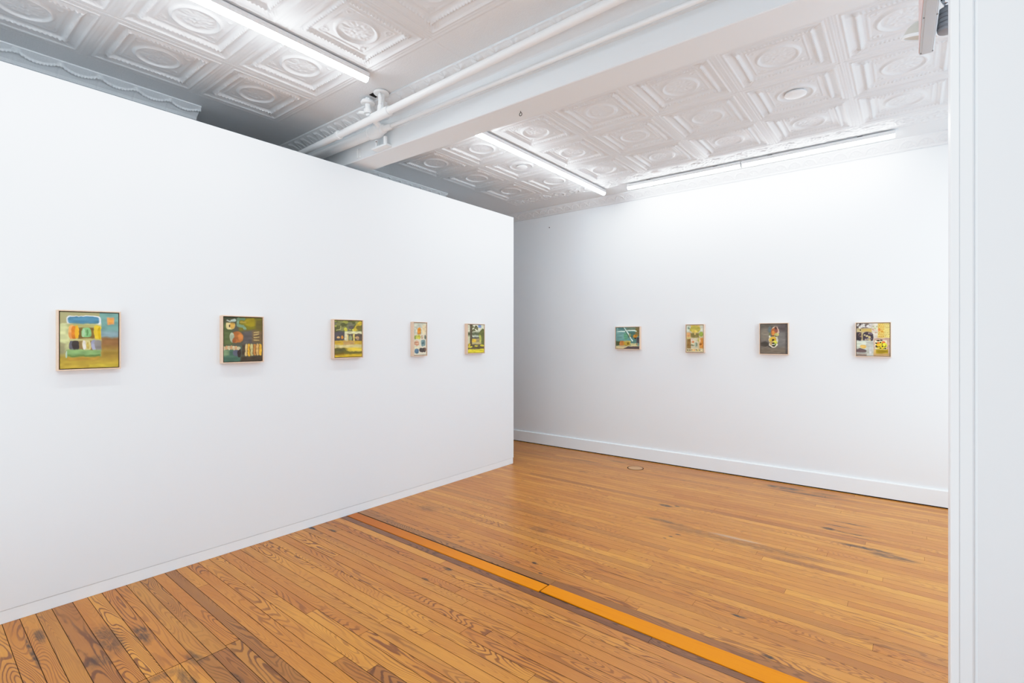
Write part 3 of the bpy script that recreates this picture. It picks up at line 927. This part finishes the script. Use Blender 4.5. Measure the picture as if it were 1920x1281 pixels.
def art_shelves():
    a = Art(132, 78, (222, 214, 190), (192, 180, 490, 925), 70)
    a.rect(192, 180, 490, 440, (208, 210, 190), soft=.1).ell(440, 330, 60, 120, (226, 206, 164), soft=.6)
    a.ell(318, 365, 45, 75, (226, 146, 48), power=3).rect(270, 415, 360, 440, (186, 128, 60), soft=.05)
    a.ell(222, 520, 22, 48, (140, 148, 74)).ell(258, 510, 24, 52, (196, 196, 92)).ell(310, 505, 38, 54, (206, 198, 72)).ell(385, 505, 34, 46, (196, 172, 144)).ell(462, 515, 20, 52, (104, 112, 98))
    a.ell(255, 650, 56, 64, (220, 176, 144), soft=.3).line([(205, 640), (300, 625)], 6, (186, 110, 76)).line([(205, 680), (305, 680)], 6, (196, 120, 84))
    a.ell(412, 648, 52, 72, (124, 150, 148), power=3).ell(410, 655, 24, 30, (84, 110, 112))
    a.ell(255, 830, 48, 60, (96, 126, 148), power=3).ell(400, 810, 84, 52, (78, 70, 66), power=2.6).ell(462, 790, 26, 36, (120, 84, 70))
    a.rect(192, 735, 330, 770, (226, 216, 176), soft=.06)
    return a
def art_yard():
    a = Art(132, 112, (206, 206, 170), (1412, 212, 1785, 880), 90)
    a.rect(1400, 200, 1800, 420, (214, 214, 186), soft=.05).ell(1680, 245, 42, 36, (128, 152, 204), soft=.4).ell(1590, 250, 60, 40, (226, 222, 200))
    a.rect(1400, 390, 1700, 480, (92, 98, 70), soft=.08).rect(1500, 460, 1680, 520, (190, 198, 176), soft=.05)
    a.poly([(1650, 430), (1740, 300), (1800, 330), (1800, 720), (1700, 700)], (104, 108, 58)).ell(1690, 560, 34, 110, (188, 190, 92), soft=.5)
    a.rect(1500, 505, 1670, 550, (86, 84, 76), soft=.03).rect(1500, 550, 1600, 640, (224, 186, 64), soft=.04).rect(1595, 550, 1680, 640, (164, 146, 104), soft=.05)
    a.rect(1480, 640, 1720, 690, (196, 180, 126), soft=.05)
    a.rect(1400, 680, 1800, 800, (98, 86, 60), soft=.04).ell(1600, 715, 40, 16, (214, 196, 62)).ell(1745, 710, 50, 22, (212, 200, 60)).ell(1460, 740, 50, 24, (214, 200, 60))
    a.rect(1400, 795, 1800, 900, (222, 204, 52), soft=.04)
    a.poly([(1455, 200), (1520, 200), (1500, 420), (1505, 730), (1450, 730), (1460, 420)], (92, 80, 60))
    a.line([(1500, 240), (1590, 290), (1640, 340)], 10, (92, 92, 56)).line([(1520, 360), (1600, 250)], 12, (96, 92, 62)).dabs(1500, 230, 1640, 370, [(84, 88, 52), (112, 106, 70)], 12, 14, 3)
    a.ell(1445, 690, 24, 40, (206, 180, 52))
    return a
def art_seashore():
    a = Art(112, 132, (110, 158, 150), (165, 255, 990, 985), 110)
    a.rect(165, 255, 560, 700, (116, 160, 154), soft=.1).rect(540, 255, 860, 360, (118, 138, 116), soft=.05).rect(200, 255, 440, 350, (92, 134, 130), soft=.06).ell(520, 560, 70, 130, (104, 166, 128), soft=.6)
    a.rect(600, 390, 880, 620, (82, 118, 106), soft=.06).rect(860, 255, 1000, 560, (128, 112, 66), soft=.05).rect(690, 640, 900, 800, (86, 128, 120), soft=.05)
    a.line([(215, 390), (480, 385)], 16, (216, 234, 222)).line([(560, 370), (830, 355), (900, 385)], 18, (220, 236, 222)).line([(225, 260), (225, 430)], 10, (148, 182, 174))
    a.line([(460, 270), (540, 370), (620, 500), (700, 630), (760, 720)], 22, (220, 236, 226)).line([(430, 260), (560, 470), (680, 660)], 9, (60, 84, 66)).ell(665, 520, 36, 60, (150, 152, 98), soft=.5)
    a.ell(860, 560, 78, 64, (196, 136, 40)).ell(850, 630, 36, 30, (70, 50, 20)).ell(880, 530, 26, 34, (160, 92, 26)).rect(900, 600, 1000, 790, (72, 66, 70), soft=.05)
    a.rect(165, 730, 320, 890, (88, 92, 56), soft=.07)
    a.ell(390, 805, 92, 88, (190, 122, 62), power=3.5).ell(450, 810, 30, 80, (206, 144, 54)).ell(580, 800, 115, 92, (184, 156, 56), power=3).ell(610, 800, 40, 60, (130, 104, 30)).rect(480, 720, 690, 755, (196, 184, 110), soft=.04)
    a.rect(690, 800, 930, 900, (206, 196, 144), soft=.04).ell(920, 830, 30, 36, (170, 136, 100))
    a.rect(165, 890, 1000, 1000, (222, 200, 150), soft=.03).poly([(430, 985), (600, 915), (1000, 910), (1000, 1000), (430, 1000)], (92, 76, 76))
    return a
def art_table():
    a = Art(132, 84, (206, 188, 146), (268, 225, 795, 1055), 130)
    a.rect(268, 225, 420, 450, (208, 212, 192), soft=.06).rect(680, 225, 800, 440, (214, 214, 192), soft=.06).rect(410, 225, 690, 300, (226, 184, 96), soft=.04)
    a.ell(540, 350, 170, 110, (190, 176, 76)).ell(530, 420, 90, 50, (224, 196, 92)).ell(340, 320, 30, 40, (140, 160, 140))
    a.rect(280, 450, 405, 600, (224, 164, 104), soft=.05).rect(405, 465, 660, 620, (136, 122, 68), soft=.04).ell(540, 480, 30, 50, (212, 180, 108)).ell(730, 510, 66, 70, (148, 166, 70))
    a.rect(290, 640, 410, 940, (146, 110, 58), soft=.04).rect(268, 600, 420, 650, (206, 186, 120), soft=.05)
    a.rect(410, 625, 640, 960, (208, 196, 164), soft=.05).ell(480, 745, 36, 26, (214, 128, 76)).ell(445, 680, 36, 50, (226, 200, 186)).ell(575, 830, 40, 80, (156, 170, 150), soft=.5).line([(420, 840), (490, 860)], 14, (92, 110, 70)).line([(600, 790), (600, 870)], 12, (86, 96, 60)).ell(640, 680, 26, 60, (186, 178, 90))
    a.rect(680, 620, 800, 940, (216, 142, 62), soft=.05).ell(715, 820, 40, 36, (166, 96, 30)).ell(690, 700, 22, 80, (230, 190, 140))
    a.rect(268, 955, 800, 1060, (226, 208, 164), soft=.05)
    for i, c in enumerate([(96, 84, 60), (80, 70, 54), (110, 96, 66), (206, 150, 54), (222, 150, 60), (112, 100, 50), (196, 170, 50), (110, 104, 60)]):
        a.ell(305 + i * 54, 995, 17, 26, c)
    return a
def art_posy():
    a = Art(132, 112, (116, 106, 98), (222, 185, 1010, 1035), 150)
    a.rect(222, 185, 600, 330, (100, 92, 80), soft=.12).ell(360, 480, 160, 170, (138, 128, 112), soft=.8).ell(860, 620, 180, 320, (124, 118, 112), soft=.7).ell(350, 770, 120, 80, (74, 66, 58), soft=.4).rect(222, 860, 1020, 1040, (122, 108, 92), soft=.12).ell(880, 300, 150, 110, (92, 82, 80), soft=.7)
    a.ell(500, 350, 50, 90, (100, 114, 116), soft=.7).rect(960, 185, 1020, 1040, (92, 86, 82), soft=.06)
    a.ell(660, 390, 110, 140, (214, 186, 160)).ell(630, 410, 86, 118, (190, 106, 58)).ell(690, 360, 56, 70, (150, 92, 78)).ell(600, 440, 34, 70, (216, 138, 62)).line([(720, 270), (770, 420)], 16, (206, 170, 150)).ell(680, 300, 40, 40, (96, 64, 54))
    a.ell(700, 490, 70, 50, (198, 188, 112)).ell(510, 480, 34, 50, (120, 126, 80)).ell(505, 540, 26, 30, (210, 204, 176)).line([(570, 520), (690, 540)], 14, (70, 52, 36))
    a.ell(605, 640, 138, 110, (222, 196, 152)).ell(600, 640, 108, 98, (206, 166, 58)).ell(600, 645, 46, 32, (66, 46, 24)).line([(720, 580), (710, 700)], 20, (214, 210, 186))
    a.ell(605, 780, 128, 92, (226, 214, 190)).ell(560, 740, 60, 70, (190, 154, 96)).ell(660, 720, 60, 44, (206, 204, 76)).ell(610, 750, 44, 26, (58, 48, 30)).ell(620, 815, 50, 28, (56, 46, 36)).line([(570, 785), (660, 775)], 12, (226, 222, 204)).ell(670, 790, 24, 30, (106, 132, 58)).line([(470, 820), (540, 860)], 14, (60, 56, 52))
    return a
def art_market():
    a = Art(132, 124, (198, 184, 164), (222, 155, 1218, 1105), 170)
    a.rect(222, 155, 640, 320, (150, 134, 126), soft=.05).dabs(240, 170, 680, 300, [(96, 82, 78), (206, 196, 186), (126, 108, 92), (222, 216, 204)], 26, 32, 8)
    a.rect(222, 310, 400, 420, (196, 174, 120), soft=.05).ell(345, 350, 26, 22, (96, 66, 36)).rect(390, 310, 700, 410, (192, 160, 86), soft=.05)
    a.rect(690, 155, 880, 640, (222, 208, 186), soft=.05).dabs(700, 250, 840, 440, [(186, 190, 140), (206, 160, 136)], 8, 20, 2)
    a.rect(860, 155, 1218, 580, (236, 196, 104), soft=.03).rect(1040, 155, 1218, 580, (234, 208, 128), soft=.06, op=.7)
    for j in range(8):
        for i in range(6):
            a.ell(890 + i * 60 + (j % 2) * 26, 185 + j * 50, 21, 12, (206, 146, 50) if i < 3 else (196, 168, 88), .5)
    a.ell(905, 340, 40, 34, (214, 128, 58)).ell(990, 390, 44, 26, (206, 140, 44)).ell(880, 380, 20, 26, (222, 136, 84))
    a.ell(290, 540, 85, 130, (62, 50, 52), power=3).rect(222, 420, 370, 660, (66, 54, 54), soft=.04).ell(560, 560, 168, 150, (66, 54, 62), power=2.6).dabs(440, 450, 690, 640, [(120, 104, 118), (206, 186, 136), (44, 36, 42)], 14, 24, 5).ell(610, 560, 50, 36, (214, 190, 130)).dabs(240, 440, 350, 640, [(120, 92, 84), (50, 40, 42)], 8, 18, 6).rect(370, 430, 410, 640, (182, 160, 106), soft=.03)
    a.rect(222, 660, 740, 1105, (200, 200, 186), soft=.03).rect(222, 680, 520, 900, (206, 210, 186), soft=.04).ell(430, 835, 105, 48, (240, 186, 98)).rect(520, 690, 740, 1105, (186, 184, 168), soft=.05).ell(640, 960, 40, 130, (206, 204, 200), soft=.6)
    a.ell(370, 960, 150, 70, (104, 84, 82)).rect(222, 900, 300, 980, (108, 86, 86), soft=.05).rect(222, 1000, 520, 1050, (160, 158, 146), soft=.04).rect(222, 1050, 520, 1105, (142, 118, 104), soft=.04)
    a.rect(740, 580, 1218, 1105, (196, 158, 136), soft=.03).rect(780, 650, 1125, 920, (238, 226, 186), soft=.03)
    a.ell(960, 800, 150, 110, (238, 200, 44), power=3).ell(1070, 800, 70, 80, (232, 220, 54), soft=.4).ell(880, 710, 40, 30, (230, 128, 50)).ell(1040, 700, 50, 28, (224, 104, 44)).ell(880, 780, 50, 40, (240, 176, 40))
    for (x, y, rx, ry) in [(880, 650, 50, 18), (980, 640, 40, 16), (820, 730, 32, 22), (950, 710, 26, 20), (1000, 750, 24, 18), (840, 840, 46, 20), (815, 820, 20, 30), (910, 825, 20, 16), (1005, 820, 24, 24), (1085, 835, 32, 16), (1100, 795, 20, 12), (940, 880, 30, 16), (1090, 890, 32, 18), (1030, 890, 16, 14)]:
        a.ell(x, y, rx, ry, (58, 50, 30), .4)
    a.rect(780, 915, 1165, 1045, (176, 148, 30), soft=.03).ell(980, 985, 150, 36, (152, 122, 16), soft=.8).rect(750, 920, 810, 1060, (226, 184, 108), soft=.04).rect(760, 1040, 1218, 1105, (190, 150, 96), soft=.04)
    return a

def srgb2lin(c):
    c = np.clip(c / 255.0, 0, 1)
    return np.where(c <= .04045, c / 12.92, ((c + .055) / 1.055) ** 2.4)

def painting(loc, rz, w, h, art, label):
    """loc: point on the wall at the picture's centre; local x = right, y = into the wall"""
    r = empty('framed_painting', loc, rz)
    tag(r, label, 'painting', 'small framed paintings')
    D, f, gap = .041, .0065, .0045
    x, z = w / 2, h / 2
    bm = bmesh.new()
    def ring(hx, hz, y): return [bm.verts.new((sx * hx, y, sz * hz)) for sx, sz in ((-1, -1), (1, -1), (1, 1), (-1, 1))]
    e = .0008
    rings = [ring(x, z, 0), ring(x, z, -D + e), ring(x - e, z - e, -D), ring(x - f + e, z - f + e, -D), ring(x - f, z - f, -D + e), ring(x - f, z - f, -.010), ]
    for a, b in zip(rings, rings[1:]):
        for k in range(4): bm.faces.new((a[k], a[(k + 1) % 4], b[(k + 1) % 4], b[k]))
    bmesh.ops.recalc_face_normals(bm, faces=bm.faces)
    obj('frame', bm, M_MAPLE, r)
    bm = bmesh.new(); bx(bm, -x + f, x - f, -.012, -.009, -z + f, z - f)
    obj('backing_board', bm, M_GAP, r)
    cx, cz = x - f - gap, z - f - gap
    n, m = art.n, art.m
    us, vs = np.linspace(-cx, cx, m + 1), np.linspace(cz, -cz, n + 1)
    U, V = np.meshgrid(us, vs)
    Yf = -D + .004
    P = np.stack([U, np.full_like(U, Yf), V], -1)
    parts = [grid_arrays(P)]
    nf = n * m
    # turned-over edges of the canvas
    box = []
    for (a, b) in (((-cx, cz), (cx, cz)), ((cx, cz), (cx, -cz)), ((cx, -cz), (-cx, -cz)), ((-cx, -cz), (-cx, cz))):
        parts.append((np.array([(a[0], Yf, a[1]), (b[0], Yf, b[1]), (b[0], -.0125, b[1]), (a[0], -.0125, a[1])]), np.array([[0, 3, 2, 1]])))
    o = mesh_np('canvas', parts, M_CANVAS, r, smooth=False, flip=True)
    c = srgb2lin(art.c).reshape(-1, 3)
    cols = np.ones((nf + 4, 4), np.float32); cols[:nf, :3] = c; cols[nf:, :3] = np.array(lin((96, 78, 58)))
    ca = o.data.color_attributes.new('paint', 'FLOAT_COLOR', 'CORNER')
    ca.data.foreach_set('color', np.repeat(cols, 4, axis=0).ravel())
    return r

def on_left(y0, y1, z0, z1, art, label):
    painting((PX, (y0 + y1) / 2, (z0 + z1) / 2), PI / 2, y1 - y0, z1 - z0, art, label)
def on_back(x0, x1, z0, z1, art, label):
    painting(((x0 + x1) / 2, BY, (z0 + z1) / 2), 0, x1 - x0, z1 - z0, art, label)
on_left(.629, .911, 1.303, 1.638, art_van(), 'framed painting of coloured jars on shelves before a blue and ochre field, on the partition')
on_left(1.469, 1.749, 1.311, 1.638, art_still_life(), 'dark green framed painting with an orange ball and yellow striped block, on the partition')
on_left(2.310, 2.590, 1.317, 1.638, art_porch(), 'framed painting of a pale porch in a yellow garden, on the partition')
on_left(3.142, 3.316, 1.314, 1.638, art_shelves(), 'narrow framed painting of small objects on a cream ground, on the partition')
on_left(3.878, 4.154, 1.318, 1.638, art_yard(), 'framed painting of a dark tree trunk on yellow grass, nearest the partition end')
on_back(-2.897, -2.568, 1.346, 1.627, art_seashore(), 'wide teal framed painting with crossing white lines, on the back wall')
on_back(-2.016, -1.805, 1.318, 1.642, art_table(), 'narrow framed painting in cream, olive and orange patches, on the back wall')
on_back(-1.240, -.968, 1.315, 1.641, art_posy(), 'grey framed painting with an upright orange and yellow posy, on the back wall')
on_back(-.406, -.133, 1.308, 1.633, art_market(), 'framed painting of spotted yellow and black patches, last on the right of the back wall')

# ---------------------------------------------------------------- light
def area(name, loc, rot, sx, sy, power, col=(1, .99, .975)):
    d = bpy.data.lights.new(name, 'AREA'); d.shape = 'RECTANGLE'; d.size = sx; d.size_y = sy
    d.energy = power; d.color = col
    o = link(bpy.data.objects.new(name, d)); o.location = loc; o.rotation_euler = rot
    return o
COOL = (.80, .92, 1.0)
area('front_room_fill', (-.6, -1.4, 3.2), (0, 0, 0), .3, 4.5, 62, COOL)  # added unseen area light, fills the front room from overhead
area('rear_room_fill', (1.3, 4.2, 3.2), (0, 0, 0), .3, 2.4, 66, (.72, .89, 1.0))  # added overhead fill, lifts the lower back wall and the far floor
# unseen fill lights added low in both rooms to brighten and cool the ceiling
area('front_ceiling_fill', (-1.4, -1.6, .7), (PI - .35, 0, 0), 3.2, 2.0, 74, (.68, .87, 1.0))
area('rear_ceiling_fill', (1.75, 3.8, .5), (PI, -.3, 0), 1.6, 2.6, 44, (.60, .82, 1.0))
w = bpy.data.worlds.new('daylight'); SC.world = w; w.use_nodes = True
bg = w.node_tree.nodes['Background']; bg.inputs[0].default_value = (.88, .95, 1.0, 1); bg.inputs[1].default_value = .82

# ---------------------------------------------------------------- camera
cam = bpy.data.cameras.new('camera')
cam.sensor_width = 36.0; cam.lens = 947.0 / 1920.0 * 36.0
cam.shift_y = -5.5 / 1920.0
cam.clip_start = .02
co = link(bpy.data.objects.new('camera', cam))
co.location = (0, 0, 1.48)
co.rotation_euler = (PI / 2, 0, math.atan((1706 - 960) / 947.0))
SC.camera = co

SC.view_settings.view_transform = 'Standard'
SC.view_settings.look = 'None'
SC.view_settings.exposure = 0.0
# camera response with a soft shoulder so the walls near the tubes do not clip
SC.view_settings.use_curve_mapping = True
cm = SC.view_settings.curve_mapping
cm.white_level = (2.06, 2.0, 1.96)
cv = cm.curves[3]
cv.points[0].location = (0, 0); cv.points[1].location = (1, 1)
for px_, py_ in ((.15, .30), (.30, .59), (.45, .82), (.65, .94)):
    cv.points.new(px_, py_)
cm.update()
SC.cycles.use_denoising = True
SC.cycles.max_bounces = 10
SC.cycles.diffuse_bounces = 6
SC.cycles.glossy_bounces = 4
SC.cycles.sample_clamp_indirect = 6.0
